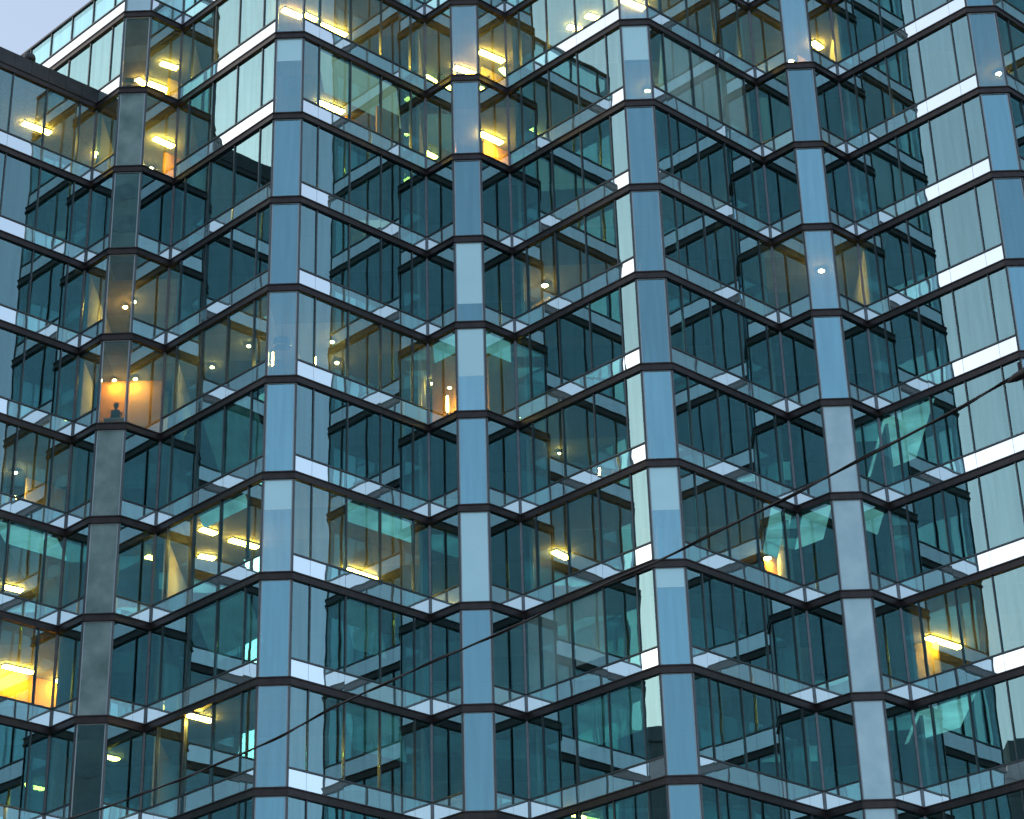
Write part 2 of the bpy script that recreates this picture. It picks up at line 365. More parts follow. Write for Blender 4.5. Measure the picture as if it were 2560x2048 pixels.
def storey(B, F, s, top=None, bare=()):
    """glazing of one face for storey s: above band k = s, below band k = s-1"""
    zb = zk(s) + BAND; zt = (zk(s - 1) - BAND) if top is None else top
    zs, zv = zk(s) + SPT, zk(s) + TRB
    vis = in_frame([F.pt(0, 0, zb), F.pt(F.L, 0, zb), F.pt(0, 0, zt), F.pt(F.L, 0, zt)])
    fr = MB(); E = 0.028
    if F.kind == 'pier':
        for u0, u1 in ((0.035, 0.075), (F.L - 0.075, F.L - 0.035)): F.hexa(fr, u0, u1, -0.05, 0.006, zb, zt)
        F.hexa(fr, 0.075, F.L - 0.075, -0.05, 0.005, zb, zb + 0.035); F.hexa(fr, 0.075, F.L - 0.075, -0.05, 0.005, zt - 0.035, zt)
        o = B.part('window_frame', ['pale_trim'], fr, vis)
        wd, ht = F.L - 0.15, zt - zb - 0.07
        fz = PANE_FILL.get((round(F.a.x, 2), s), 0.0); hf = ht*fz; tz, tx = R(random.gauss(0, .10)), R(random.gauss(0, .12))
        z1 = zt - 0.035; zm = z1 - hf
        if fz: B.items.append(('grey_reflection_pane' if F.a.x < -6 else 'painted_reflection_pane' if 19 < F.a.x < 20.5 else 'pale_blind_pane', vis, pane_mesh('grey_reflection_pane' if F.a.x < -6 else 'painted_reflection_pane' if 19 < F.a.x < 20.5 else 'pale_blind_pane', wd, hf - 0.004), F.mat(F.L/2, 0, (z1 + zm)/2, tz, tx), o))
        if fz < 0.99: B.items.append(('pier_pane', vis, pane_mesh('pier_pane', wd, ht - hf - 0.004), F.mat(F.L/2, 0, (zm + zb + 0.035)/2, tz, tx), o))
        return
    fi = tfaces.index(F) if F in tfaces else -1
    if (fi, s) in BARE: zs, zv = zb, zb + 0.04
    js = F.joints(); cuts = [E] + js + [F.L - E]
    for j in js: F.hexa(fr, j - 0.024, j + 0.024, -0.10, 0.045, zv, zt)
    F.hexa(fr, E, F.L - E, -0.09, 0.040, zs, zv)
    if zs > zb: F.hexa(fr, E, F.L - E, -0.12, -0.045, zb, zs)
    o = B.part('window_frame', ['mullion_grey'], fr, vis)
    for i in range(len(cuts) - 1):
        u0, u1 = cuts[i], cuts[i + 1]
        a0 = u0 + (0.024 if i > 0 else 0.002); a1 = u1 - (0.024 if i < len(cuts) - 2 else 0.002)
        def area(z0, z1): return in_frame([F.pt(a0, 0, z0), F.pt(a1, 0, z0), F.pt(a0, 0, z1), F.pt(a1, 0, z1)])
        tz, tx = R(random.gauss(0, .07)), R(random.gauss(0, .07))
        B.items.append(('window_pane', area(zv, zt), pane_mesh('clear_pane' if (fi, s, round((u0 + u1)/2/MOD*2)) in CLEAR else 'window_pane', a1 - a0, zt - zv), F.mat((a0 + a1)/2, 0, (zv + zt)/2, tz, tx), o))
        if zs <= zb: continue
        g0 = u0 + (0.006 if i > 0 else 0.002); g1 = u1 - (0.006 if i < len(cuts) - 2 else 0.002)
        B.items.append(('spandrel_panel', area(zb, zs), pane_mesh('spandrel_panel', g1 - g0, zs - zb - 0.004), F.mat((g0 + g1)/2, -0.004, (zb + zs)/2, R(random.gauss(0, .12)), R(random.gauss(0, .15))), o))
def bands(B, chain, ks):
    o1, o2, i1 = offset(chain, 0.10), offset(chain, 0.062), offset(chain, -0.13)
    def trim(p, q, g):
        e, L = unit(p, q); return (p[0] + e.x*g, p[1] + e.y*g), (q[0] - e.x*g, q[1] - e.y*g)
    for k in ks:
        z = zk(k)
        for i in range(len(chain) - 1):
            mb = MB()
            for O, z0, z1 in ((o1, z + BAND - 0.045, z + BAND), (o2, z - BAND + 0.045, z + BAND - 0.045), (o1, z - BAND, z - BAND + 0.045)):
                a, b = trim(O[i], O[i + 1], 0.004); c, d = trim(i1[i], i1[i + 1], 0.004)
                mb.hexa([(*a, z0), (*b, z0), (*d, z0), (*c, z0), (*a, z1), (*b, z1), (*d, z1), (*c, z1)])
            vis = in_frame([(*chain[i], z - .14), (*chain[i + 1], z - .14), (*chain[i], z + .14), (*chain[i + 1], z + .14)])
            B.part('fascia', ['dark_bronze'], mb, vis)
def posts(B, chain, z0, z1):
    for i in range(1, len(chain) - 1):
        e1, _ = unit(chain[i - 1], chain[i]); e2, _ = unit(chain[i], chain[i + 1])
        n = Vector((e1.y, -e1.x)) + Vector((e2.y, -e2.x)); n.normalize(); t = Vector((-n.y, n.x))
        p = Vector(chain[i]); convex = e1.x*e2.y - e1.y*e2.x > 0
        hw = 0.034 if convex else 0.045; d0, d1 = (-0.09, 0.03) if convex else (-0.03, 0.055)
        mb = MB(); c = [p + t*-hw + n*d1, p + t*hw + n*d1, p + t*hw + n*d0, p + t*-hw + n*d0]
        c.reverse() if (c[1] - c[0]).cross(c[2] - c[1]) < 0 else None
        mb.hexa([(q.x, q.y, z0) for q in c] + [(q.x, q.y, z1) for q in c])
        B.part('corner_post', ['mullion_grey' if convex else 'valley_steel'], mb, in_frame([(p.x, p.y, z0), (p.x, p.y, z1)]) or (1 if -8 < p.x < 30 else 0))
BOT = 13                               # lowest band
tower = empty('office_tower', (13.0, 6.0, 0)); TB = Building(tower)
tag(tower, 'tall pleated glass office tower with dark bands between its storeys', 'building')
wing = empty('office_wing', (-18.0, 6.0, 0)); WB_ = Building(wing)
tag(wing, 'lower glass wing with dark parapet at the left edge', 'building')
west = Face(WEST, pl(-.5))
tfaces = [Face(TOWER[i], TOWER[i + 1]) for i in range(len(TOWER) - 1)]
wfaces = [Face(WING[i], WING[i + 1]) for i in range(len(WING) - 1)]
west2 = Face(WEST2, pl(.5))
ROOF, TOP = zk(-1.57), -5
SPLIT = 6                              # faces before this one belong to the part with the lower roof
for s in range(TOP, BOT + 1):
    top = ROOF - 0.10 if s == -1 else None
    if s >= 1:
        for F in wfaces: storey(WB_, F, s)
        storey(TB, tfaces[0], s)
    elif s >= -1: storey(TB, west, s, top)
    if s >= -1:
        for F in tfaces[1:SPLIT]: storey(TB, F, s, top)
    storey(TB, tfaces[SPLIT] if s >= 0 else west2, s)
    for F in tfaces[SPLIT + 1:]: storey(TB, F, s)
LOW = [WEST] + TOWER[1:SPLIT + 1]; HIGH = [WEST2] + TOWER[SPLIT + 1:]
bands(TB, LOW + TOWER[SPLIT + 1:], [-1]); bands(TB, HIGH, range(TOP, -1)); bands(TB, TOWER, range(0, BOT + 1)); bands(WB_, WING, range(0, BOT + 1))
posts(TB, LOW + TOWER[SPLIT + 1:SPLIT + 2], zk(0) - BAND, ROOF - .1); posts(TB, HIGH, zk(0) - BAND, zk(TOP - 1))
posts(TB, [WING[-2]] + TOWER, zk(BOT) - BAND, zk(0) - BAND); posts(WB_, WING, zk(BOT) - BAND, zk(0) - BAND)
# coping along the roofs and parapet panels along the wing roof
for chain, zr in ((LOW, ROOF), (HIGH, zk(TOP - 1))):
    o1, i1 = offset(chain, 0.07), offset(chain, -0.25)
    for i in range(len(chain) - 1):
        mb = MB(); a, b, c, d = o1[i], o1[i + 1], i1[i + 1], i1[i]
        mb.hexa([(*a, zr - .1), (*b, zr - .1), (*c, zr - .1), (*d, zr - .1), (*a, zr), (*b, zr), (*c, zr), (*d, zr)])
        TB.part('coping', ['parapet_metal'], mb, in_frame([(*a, zr), (*b, zr)]))
for F in wfaces:
    n = max(1, round(F.L/(MOD/2))); stp = F.L/n
    for i in range(n):
        mb = MB(); F.hexa(mb, i*stp + 0.006, (i + 1)*stp - 0.006, -0.20, 0.02 + random.uniform(0, .012), zk(0) + BAND + 0.004, zk(-.22))
        WB_.part('parapet_panel', ['parapet_metal'], mb, in_frame([F.pt(i*stp, 0, zk(0)), F.pt((i + 1)*stp, 0, zk(-.22))]))
# ------------------------------------------------------------------ floors, core walls, partitions
BACK = 16.0
def slab_poly(chain, west_pt=None):
    c = offset(chain, -0.17); return c
comb = offset(WING[:-1] + TOWER, -0.17); tl = comb[len(WING) - 1:]; th_ = slab_poly(LOW + TOWER[SPLIT + 1:]); hh = slab_poly(HIGH); wl = comb[:len(WING)]
def slab_mesh(name, poly):             # soffit tiles below, carpet above
    mb = MB(); n = len(poly)
    mb.poly([(p[0], p[1], -0.17) for p in reversed(poly)], 0)
    mb.poly([(p[0], p[1], 0.14) for p in poly], 1)
    for i in range(n):
        a, b = poly[i], poly[(i + 1) % n]; mb.poly([(*a, -.17), (*b, -.17), (*b, .14), (*a, .14)], 2)
    return mb.mesh(name, ['ceiling_tile', 'carpet', 'plaster'])
tpoly = tl + [(tl[-1][0], BACK), (tl[0][0], BACK)]
hpoly = th_ + [(th_[-1][0], BACK), (th_[0][0], BACK)]
wpoly = wl + [(wl[-1][0], BACK), (wl[0][0], BACK)]
m1, m2, m3 = slab_mesh('floor_slab', tpoly), slab_mesh('floor_slab', hpoly), slab_mesh('floor_slab', wpoly)
hhpoly = hh + [(hh[-1][0], BACK), (hh[0][0], BACK)]; m4 = slab_mesh('floor_slab', hhpoly)
for k in range(0, BOT + 1):
    link('floor_slab', m1, tower, Matrix.Translation((0, 0, zk(k))))
    if k > 0: link('floor_slab', m3, wing, Matrix.Translation((0, 0, zk(k))))
link('floor_slab', m2, tower, Matrix.Translation((0, 0, zk(-1))))
for k in range(TOP - 1, -1): link('floor_slab', m4, tower, Matrix.Translation((0, 0, zk(k))))
mb = MB(); mb.box((hh[0][0] + .6, 11.7, zk(-1) + .15), (hh[-1][0], 15.8, zk(TOP - 1) - .18)); mb.build('core_wall', ['plaster'], tower)
mb = MB(); mb.prism(wpoly, zk(0) - .17, zk(0) + .14); mb.build('roof_deck', ['roof_gravel'], wing)
mb = MB(); mb.box((tl[0][0] + .01, 11.6, 0), (tl[-1][0], 15.9, zk(-1) - .18)); mb.build('core_wall', ['plaster'], tower)
mb = MB(); mb.box((wl[0][0], 11.6, 0), (wl[-1][0] - .01, 15.9, zk(0) - .18)); mb.build('core_wall', ['plaster'], wing)
# plain end walls where the front stops
mb = MB(); mb.box((wl[0][0] - .55, DEEP - .1, 0), (wl[0][0] - .12, 15.95, zk(0) + .8)); mb.build('end_wall', ['dark_stone'], wing)
mb = MB(); mb.box((tl[-1][0] + .12, DEEP - .1, 0), (tl[-1][0] + .55, 15.95, zk(TOP - 1))); mb.build('end_wall', ['dark_stone'], tower)
mb = MB(); mb.box((wl[0][0] - .5, 15.96, 0), (wl[-1][0], 16.3, zk(0) + .8)); mb.build('rear_wall', ['dark_stone'], wing)
mb = MB(); mb.box((tl[0][0], 15.96, 0), (tl[-1][0] + .5, 16.3, zk(-1))); mb.build('rear_wall', ['dark_stone'], tower)
# plinth below the lowest band
def plinth(B, chain):
    c = offset(chain, -0.02); mb = MB(); mb.prism(c + [(c[-1][0], BACK), (c[0][0], BACK)], 0.0, zk(BOT) - BAND - .03)
    mb.build('plinth', ['dark_stone'], B.root)
plinth(TB, TOWER); plinth(WB_, WING)
mbp = MB(); mbp.box((-0.06, 0, 0.145), (0.06, 6.6, HT - 0.175)); part_me = mbp.mesh('partition_wall', ['plaster'])
rp = random.Random(5)
for s in range(0, BOT + 1):
    for n in range(0, 4):
        for j, x in enumerate((n*PER - CH/2 - DEEP, n*PER + CH/2 + DEEP, n*PER)):
            if x < 44 and (j < 2 or rp.random() < 0.25):
                link('partition_wall', part_me, tower, Matrix.Translation((x + (0.35 if j == 0 else -0.35 if j == 1 else 0), DEEP + 0.35, zk(s))))
    if s > 0: link('partition_wall', part_me, tower, Matrix.Translation((vr(-1)[0] + .1, DEEP + 0.35, zk(s))))
TB.finish(300); WB_.finish(300)

# ------------------------------------------------------------------ where a pixel meets the front
ALL = tfaces + [west, west2] + wfaces
def locate(px, py):
    d = ray(px, py); best = None
    for F in ALL:
        dn = d.x*F.n.x + d.y*F.n.y
        if dn >= 0: continue
        t = ((F.a.x - CAM.x)*F.n.x + (F.a.y - CAM.y)*F.n.y)/dn
        P = CAM + d*t; u = (P.x - F.a.x)*F.e.x + (P.y - F.a.y)*F.e.y
        if -1e-3 <= u <= F.L + 1e-3 and (best is None or t < best[0]):
            if F in wfaces and P.z > zk(-.22): continue
            if F in (west, west2) and P.z < zk(0): continue
            if F is tfaces[0] and P.z > zk(0): continue
            best = (t, F, u, P, (Z0 - P.z)/HT)
    return best
def on_ceiling(px, py, drop=0.0):
    t, F, u, P, k = locate(px, py); s = math.ceil(k); z = zk(s - 1) - 0.17 - drop
    d = ray(px, py); q = CAM + d*((z - CAM.z)/d.z)
    return q, s, F, u

# ------------------------------------------------------------------ lit and painted rooms behind the glass (walls of the tower)
def room_wall(face, s, u0, u1, depth, mat, root):
    F = face; sh = depth if F.e.y > .1 else -depth if F.e.y < -.1 else 0.0     # rooms run straight back, so the wall lies off to the side
    mb = MB(); F.hexa(mb, u0 + sh, u1 + sh, -depth - 0.10, -depth, zk(s) + 0.145, zk(s - 1) - 0.175)
    mb.build('partition_wall', [mat], root)
T = tfaces
for f, s, u0, u1, d, m in (
        (2, 0, 0.1, 1.5, 1.3, 'yellow_wall'), (2, 1, 0.1, 1.5, 1.5, 'orange_wall'), (3, 0, 0.2, 2.5, 1.6, 'yellow_wall'), (3, 1, 0.2, 2.5, 1.6, 'yellow_wall'),
        (5, 0, 1.7, 4.4, 2.4, 'yellow_wall'), (5, 1, 3.6, 4.8, 1.4, 'orange_wall'), (5, 1, 1.7, 2.5, 2.0, 'orange_wall'),
        (6, 0, 0.1, 1.5, 1.6, 'yellow_wall'), (8, 0, 0.1, 1.5, 1.5, 'yellow_wall'), (8, 1, 0.1, 1.5, 1.5, 'orange_wall'), (6, 1, 0.7, 1.5, 1.5, 'orange_wall'),
        (9, 0, 0.1, 3.0, 1.8, 'yellow_wall'), (11, 0, 2.2, 4.4, 1.8, 'yellow_wall'), (14, 0, 0.1, 1.2, 1.4, 'yellow_wall'),
        (6, 4, 0.1, 1.5, 1.2, 'orange_wall'), (8, 4, 0.1, 1.5, 1.3, 'orange_wall'), (1, 4, -0.75, 1.85, 3.4, 'orange_wall'),
        (9, 3, 0.8, 2.0, 1.2, 'yellow_wall'), (15, 7, 1.2, 2.4, 1.5, 'yellow_wall'), (11, 6, 5.2, 6.2, 0.8, 'orange_wall')):
    room_wall(T[f], s, u0, u1, d if (f, s) in ((6, 4), (8, 4)) else 1.6 if (f, s, u0) == (5, 1, 3.6) else max(d, 3.1 if s < 2 else 3.4), m, tower)
room_wall(wfaces[5], 7, 2.0, 6.0, 4.3, 'orange_wall', wing)
room_wall(wfaces[5], 5, 3.2, 5.0, 3.6, 'yellow_wall', wing)

# ------------------------------------------------------------------ ceiling lights, placed on the ceiling the photograph shows them on
K = 900/2156
OFF = {1: (0, 0), 2: (830, 0), 3: (1660, 0), 4: (0, 660), 5: (830, 660), 6: (1660, 660), 7: (0, 1328), 8: (830, 1328), 9: (1660, 1328)}
def px(i, x, y): return (OFF[i][0] + x*K, OFF[i][1] + y*K)
LOG = []
def strip_light(i, x1, y1, x2, y2, label, width=0.26, mat='tube_light'):
    q1, s, F, u = on_ceiling(*px(i, (x1 + x2)/2, (y1 + y2)/2), 0.10)
    d = ray(*px(i, x2, y2)); B = CAM + d*((q1.z - CAM.z)/d.z)
    d = ray(*px(i, x1, y1)); A = CAM + d*((q1.z - CAM.z)/d.z)
    v = B - A; L = min(max(v.length, 0.6), 2.4); ang = math.atan2(v.y, v.x)
    depth = (F.a.x - q1.x)*F.n.x + (F.a.y - q1.y)*F.n.y
    LOG.append((label, s, round(v.length, 2), round(depth, 2), ALL.index(F)))
    t = empty('ceiling_light', q1); t.rotation_euler.z = ang
    tag(t, label, 'ceiling light', 'lit strip lights on the office ceilings')
    mb = MB(); mb.box((-L/2 - .015, -width/2 - .015, 0.042), (L/2 + .015, width/2 + .015, 0.10))
    o = mb.build('housing', ['lamp_housing']); o.parent = t
    mb = MB(); mb.box((-L/2, -width/2, -0.03), (L/2, width/2, 0.04)); o = mb.build('diffuser', [mat]); o.parent = t
def downlight(i, x, y, label, r=0.07):
    q, s, F, u = on_ceiling(*px(i, x, y), 0.12)
    depth = (F.a.x - q.x)*F.n.x + (F.a.y - q.y)*F.n.y
    LOG.append((label, s, 0, round(depth, 2), ALL.index(F)))
    t = empty('downlight', q); tag(t, label, 'ceiling light', 'round downlights in the office ceilings')
    mb = MB(); mb.lathe([(.02, .12), (.02, .06), (r + .01, 0.05), (r + .01, 0.02), (r, 0.02)], seg=16); o = mb.build('trim_ring', ['lamp_housing']); o.parent = t
    mb = MB(); mb.lathe([(0.001, -0.015), (r*.7, -0.008), (r, 0.02), (r, 0.05), (0.001, 0.05)], seg=16); o = mb.build('lamp', ['spot_light']); o.parent = t
for a in (
        (1, 1695, 60, 1805, 105, 'bright strip light behind the top of the second pier from the left'),
        (1, 1830, 95, 1885, 122, 'short strip light just right of the second pier in the top storey'),
        (1, 1920, 150, 2070, 215, 'long strip light behind the mullions right of the second pier, top storey'),
        (1, 965, 380, 1060, 412, 'glowing strip light in the yellow room right of the first pier'),
        (1, 830, 482, 868, 508, 'strip light low behind the first pier beside a dark monitor'),
        (1, 890, 500, 1000, 542, 'strip light close above the band in the yellow room by the first pier'),
        (1, 925, 830, 1035, 880, 'white strip light in the orange room right of the first pier, second storey'),
        (1, 140, 740, 300, 800, 'yellowish strip light below the dark parapet of the left wing'),
        (1, 575, 930, 672, 965, 'dim strip light in the corner where the wing meets the tower'),
        (1, 1905, 615, 2055, 675, 'strip light beside the orange wall right of the second pier, second storey'),
        (2, 885, 310, 1025, 370, 'large bright strip light right of the third pier in the top storey'),
        (2, 735, 405, 850, 445, 'strip light seen through the third pier pane above the dark band'),
        (2, 890, 800, 1015, 860, 'large strip light right of the third pier, second storey'),
        (2, 1525, 95, 1600, 118, 'upper of two small strip lights left of the fourth pier at the top'),
        (2, 1415, 163, 1490, 178, 'lower of two small strip lights left of the fourth pier at the top'),
        (2, 1735, 0, 1865, 55, 'strip light behind the top pane of the fourth pier'),
        (3, 890, 255, 940, 292, 'small tilted strip light right of the fifth pier at the top'),
        (4, 1205, 1590, 1290, 1618, 'upper left of three strip lights left of the second pier in one office'),
        (4, 1380, 1655, 1540, 1700, 'longest of three strip lights left of the second pier in one office'),
        (7, 1195, 150, 1285, 166, 'lowest of three strip lights left of the second pier in one office'),
        (7, 25, 335, 130, 360, 'strip light near the left edge above the orange room'),
        (7, 20, 810, 195, 850, 'long bright strip light in the orange room at the left edge'),
        (7, 340, 895, 430, 920, 'strip light behind the wing corner right of the orange room'),
        (7, 1130, 1105, 1270, 1140, 'single strip light low left of the second pier above the cable'),
        (8, 85, 230, 260, 290, 'slim strip light right of the second pier below the mint ceiling glow'),
        (8, 1330, 125, 1410, 165, 'strip light left of the fourth pier above the thick stretch of cable'),
        (9, 1580, 640, 1770, 700, 'bright strip light behind the far right face in a yellow room'),
        ):
    strip_light(*a)
for a in (
        (1, 905, 1012, 'downlight close above the band in the orange room right of first pier', 0.09),
        (2, 1890, 548, 'downlight behind the fourth pier pane, second storey', 0.10),
        (3, 760, 370, 'lit spot low behind the fifth pier top pane', 0.10),
        (3, 2005, 445, 'yellow spot behind the sixth pier near the right edge', 0.11),
        (3, 150, 585, 'small spot right of the fourth pier in the pale lit storey', 0.06),
        (4, 750, 262, 'left of two downlights high behind the first pier', 0.09), (4, 800, 230, 'right of two downlights high behind the first pier', 0.09),
        (4, 685, 700, 'downlight over the dark ornament in the first pier', 0.07), (4, 810, 693, 'downlight in the orange room right of the dark ornament', 0.07),
        (4, 1270, 622, 'left of two downlights in the warm storey left of the second pier', 0.07), (4, 1490, 495, 'right of two downlights in the warm storey left of the second pier', 0.07),
        (4, 1990, 470, 'upper of two downlights right of the second pier by the pendant', 0.07), (4, 2018, 595, 'lower of two downlights right of the second pier by the pendant', 0.07),
        (4, 90, 1252, 'downlight in the wing office near the left edge', 0.09),
        (5, 1275, 132, 'downlight with yellow glow left of the fourth pier', 0.12), (5, 1362, 1137, 'tiny downlight in the dark storey left of the fourth pier', 0.05),
        (5, 600, 718, 'tiny downlight left of the third pier beside the pale blind', 0.05),
        (6, 943, 45, 'single spot behind the blue pane of the fifth pier', 0.12),
        (9, 620, 165, 'yellow spot between the fourth and fifth piers under mint ceiling glow', 0.13)):
    downlight(*a)

# ------------------------------------------------------------------ roller blinds behind some panes
def blind(F, s, u0, u1, drop, label, root=None):
    zt = zk(s - 1) - 0.19; zb = zt - drop*(HT - 0.29 - TRB + 0.145 if F.kind != 'pier' else HT - 0.36)
    q = F.pt((u0 + u1)/2, -0.09, zb); t = empty('roller_blind', q); t.rotation_euler.z = F.ang
    tag(t, label, 'roller blind', 'pale roller blinds behind the glass')
    x = (u1 - u0)/2; h = zt - zb
    mb = MB(); n = 6
    for i in range(n):                  # cloth with a slight wave
        xa, xb = -x + 2*x*i/n, -x + 2*x*(i + 1)/n; ya, yb = 0.008*math.sin(i*1.7), 0.008*math.sin((i + 1)*1.7)
        mb.hexa([(xa, ya - .002, .02), (xb, yb - .002, .02), (xb, yb + .002, .02), (xa, ya + .002, .02), (xa, -.002, h), (xb, -.002, h), (xb, .002, h), (xa, .002, h)])
    o = mb.build('fabric', ['blind_fabric']); o.parent = t
    mb = MB(); mb.box((-x, -0.012, 0), (x, 0.012, 0.025)); o = mb.build('bottom_bar', ['lamp_housing']); o.parent = t
    mb = MB(); mb.tube([(-x, 0.03, h - .01), (x, 0.03, h - .01)], 0.03, 8); o = mb.build('roller', ['lamp_housing']); o.parent = t
for a in BLINDS:
    blind(T[a[0]], *a[1:])

def ceiling_glow(F, s, u0, u1, dy, label, mat='mint_glow', dz=0.0):  # added emissive sheets standing in for bright ceilings, not real light fittings
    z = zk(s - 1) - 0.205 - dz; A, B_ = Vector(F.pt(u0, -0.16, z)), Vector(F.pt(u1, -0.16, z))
    q = (A + B_)/2 + Vector((0, dy/2, 0)); t = empty('ceiling_glow', q)
    tag(t, label, 'added ceiling glow', 'ceilings with added glow')
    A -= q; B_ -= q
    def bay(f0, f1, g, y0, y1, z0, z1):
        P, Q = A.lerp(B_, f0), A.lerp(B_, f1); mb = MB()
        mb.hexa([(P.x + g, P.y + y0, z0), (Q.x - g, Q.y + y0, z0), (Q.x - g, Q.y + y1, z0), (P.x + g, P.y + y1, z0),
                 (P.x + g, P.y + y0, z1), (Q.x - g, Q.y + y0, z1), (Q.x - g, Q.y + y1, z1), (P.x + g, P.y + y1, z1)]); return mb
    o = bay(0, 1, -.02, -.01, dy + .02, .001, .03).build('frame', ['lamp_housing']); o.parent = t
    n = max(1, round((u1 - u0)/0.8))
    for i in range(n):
        o = bay(i/n, (i + 1)/n, .006, 0, dy, -.025, -.001).build('diffuser', [mat]); o.parent = t  # added glowing sheet, no lamp behind it
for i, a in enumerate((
        (6, 4, .10, 1.50, 2.5, 'mint ceiling with added glow left of the third pier over the glowing lamp'),
        (8, 4, .10, 1.50, 2.4, 'mint ceiling with added glow right of the third pier over an orange room'),
        (12, 6, .10, 1.50, 3.2, 'mint ceiling with added glow left of the fifth pier with a dark room below'),
        (14, 6, .10, 1.50, 2.0, 'short mint ceiling with added glow right of the fifth pier'),
        (11, 6, 5.15, 6.30, 4.2, 'tall mint ceiling with added glow beside the yellow spot'),
        (5, 6, 2.40, 5.60, 1.9, 'long mint ceiling with added glow above the slim strip light'),
        (3, 6, 2.50, 5.20, 1.1, 'narrow mint ceiling with added glow above three strip lights'),
        (15, 5, .10, 2.50, 5.2, 'wide pale mint ceiling with added glow behind the cable near the right edge'),
        (15, 8, .10, 2.60, 3.6, 'mint ceiling with added glow low on the right near the bottom edge'),
        (9, 7, .80, 3.90, 4.6, 'pale ceiling with added glow behind the blinds right of the third pier'),
        (3, 7, 2.50, 5.50, 5.0, 'dim teal ceiling with added glow left of the second pier below three strip lights', 'dim_glow'),
        (3, 5, 2.50, 5.50, 5.0, 'dim teal ceiling with added glow left of the second pier above three strip lights', 'dim_glow'),
        (5, 7, 2.4, 4.0, 5.0, 'dim teal ceiling with added glow right of the second pier low in the picture', 'dim_glow'),
        (5, 8, 2.4, 5.0, 5.0, 'dim teal ceiling with added glow right of the second pier near the bottom', 'dim_glow'),
        (9, 8, 2.4, 5.6, 5.0, 'dim teal ceiling with added glow left of the fourth pier near the bottom', 'dim_glow'),
        (5, 1, .80, 5.0, 3.0, 'pale ceiling with added glow right of the second pier over the orange wall', 'pale_glow'),
        (11, 1, .90, 5.50, 4.0, 'pale ceiling with added glow in the lit storey right of the fourth pier', 'pale_glow'))):
    ceiling_glow(T[a[0]], *a[1:], dz=0.004*(i % 3))
ceiling_glow(wfaces[5], 6, 3.4, 6.2, 2.2, 'mint ceiling with added glow in the wing near the left edge')
# ------------------------------------------------------------------ things on sills and desks
def at_depth(i, x, y, depth):           # point on the pixel's ray, depth metres behind the pane
    t, F, u, P, k = locate(*px(i, x, y)); d = ray(*px(i, x, y))
    tt = t + depth/abs(d.x*F.n.x + d.y*F.n.y); return CAM + d*tt, F, math.ceil(k)
# dark ornament (head on a block) in the first pier
q, F, s = at_depth(4, 690, 925, 0.35)
t = empty('ornament', q); tag(t, 'dark bust shaped ornament on a block in the glowing first pier', 'ornament')
mb = MB(); mb.box((-.16, -.12, -.05), (.16, .12, .30)); o = mb.build('block', ['black_plastic']); o.parent = t
mb = MB(); mb.lathe([(.001, .30), (.07, .30), (.05, .40), (.055, .44), (.095, .50), (.10, .58), (.08, .62), (.04, .64), (.001, .64)], seg=14); o = mb.build('head', ['black_plastic'], smooth=True); o.parent = t
mb = MB(); mb.tube([(.16, 0, .24), (.23, 0, .20), (.22, 0, .08)], [.03, .035, .02], 8); o = mb.build('arm', ['black_plastic']); o.parent = t
mb = MB(); mb.box((-.42, -.16, -.11), (.45, .16, -.055)); o = mb.build('ledge', ['lamp_housing']); o.parent = t
# monitor in the top pane of the first pier
q, F, s = at_depth(1, 775, 505, 0.45)
t = empty('monitor', q); tag(t, 'dark monitor silhouette low in the top pane of the first pier', 'monitor'); t.rotation_euler.z = .25
mb = MB(); mb.box((-.17, -.02, .06), (.17, .02, .30)); o = mb.build('screen', ['black_plastic']); o.parent = t
mb = MB(); mb.box((-.03, -.02, -.08), (.03, .03, .07)); mb.box((-.12, -.08, -.10), (.12, .10, -.08)); o = mb.build('stand', ['black_plastic']); o.parent = t
# pendant lamp in the second pier
q, F, s = at_depth(4, 1690, 480, 0.55); zc = zk(s - 1) - .175
t = empty('pendant_lamp', q); tag(t, 'blue grey drum pendant lamp hanging inside the second pier', 'pendant lamp')
mb = MB(); mb.lathe([(.001, .16), (.33, .16), (.33, -.12), (.30, -.12), (.30, .14), (.001, .14)], seg=24); o = mb.build('shade', ['black_plastic']); o.parent = t
mb = MB(); mb.lathe([(.001, .30), (.12, .28), (.14, .16), (.001, .16)], seg=16); o = mb.build('cap', ['black_plastic']); o.parent = t
mb = MB(); mb.tube([(0, 0, .28), (0, 0, zc - q.z)], .012, 6); o = mb.build('stem', ['black_plastic']); o.parent = t
# upright glowing lamps
def lamp(i, x, y, h, label, r=0.035, depth=0.6):
    q, F, s = at_depth(i, x, y, depth); zf = zk(s) + .145
    t = empty('floor_lamp', Vector((q.x, q.y, zf))); tag(t, label, 'floor lamp')
    b = q.z - zf
    mb = MB(); mb.lathe([(.001, 0), (.15, 0), (.15, .03), (.02, .05), (.02, b), (.001, b)], seg=14); o = mb.build('stand', ['black_plastic']); o.parent = t
    mb = MB(); mb.lathe([(.001, b), (r, b), (r*1.1, b + h*.5), (r*.8, b + h), (.001, b + h)], seg=12); o = mb.build('shade', ['lamp_glow']); o.parent = t
lamp(5, 692, 885, 0.66, 'upright glowing lamp in the orange room left of the third pier', 0.045)
lamp(4, 1632, 610, 0.55, 'slim upright white lamp inside the second pier below the pendant', 0.03)
lamp(4, 1888, 600, 0.30, 'small upright lamp right of the second pier beside the pendant', 0.03)
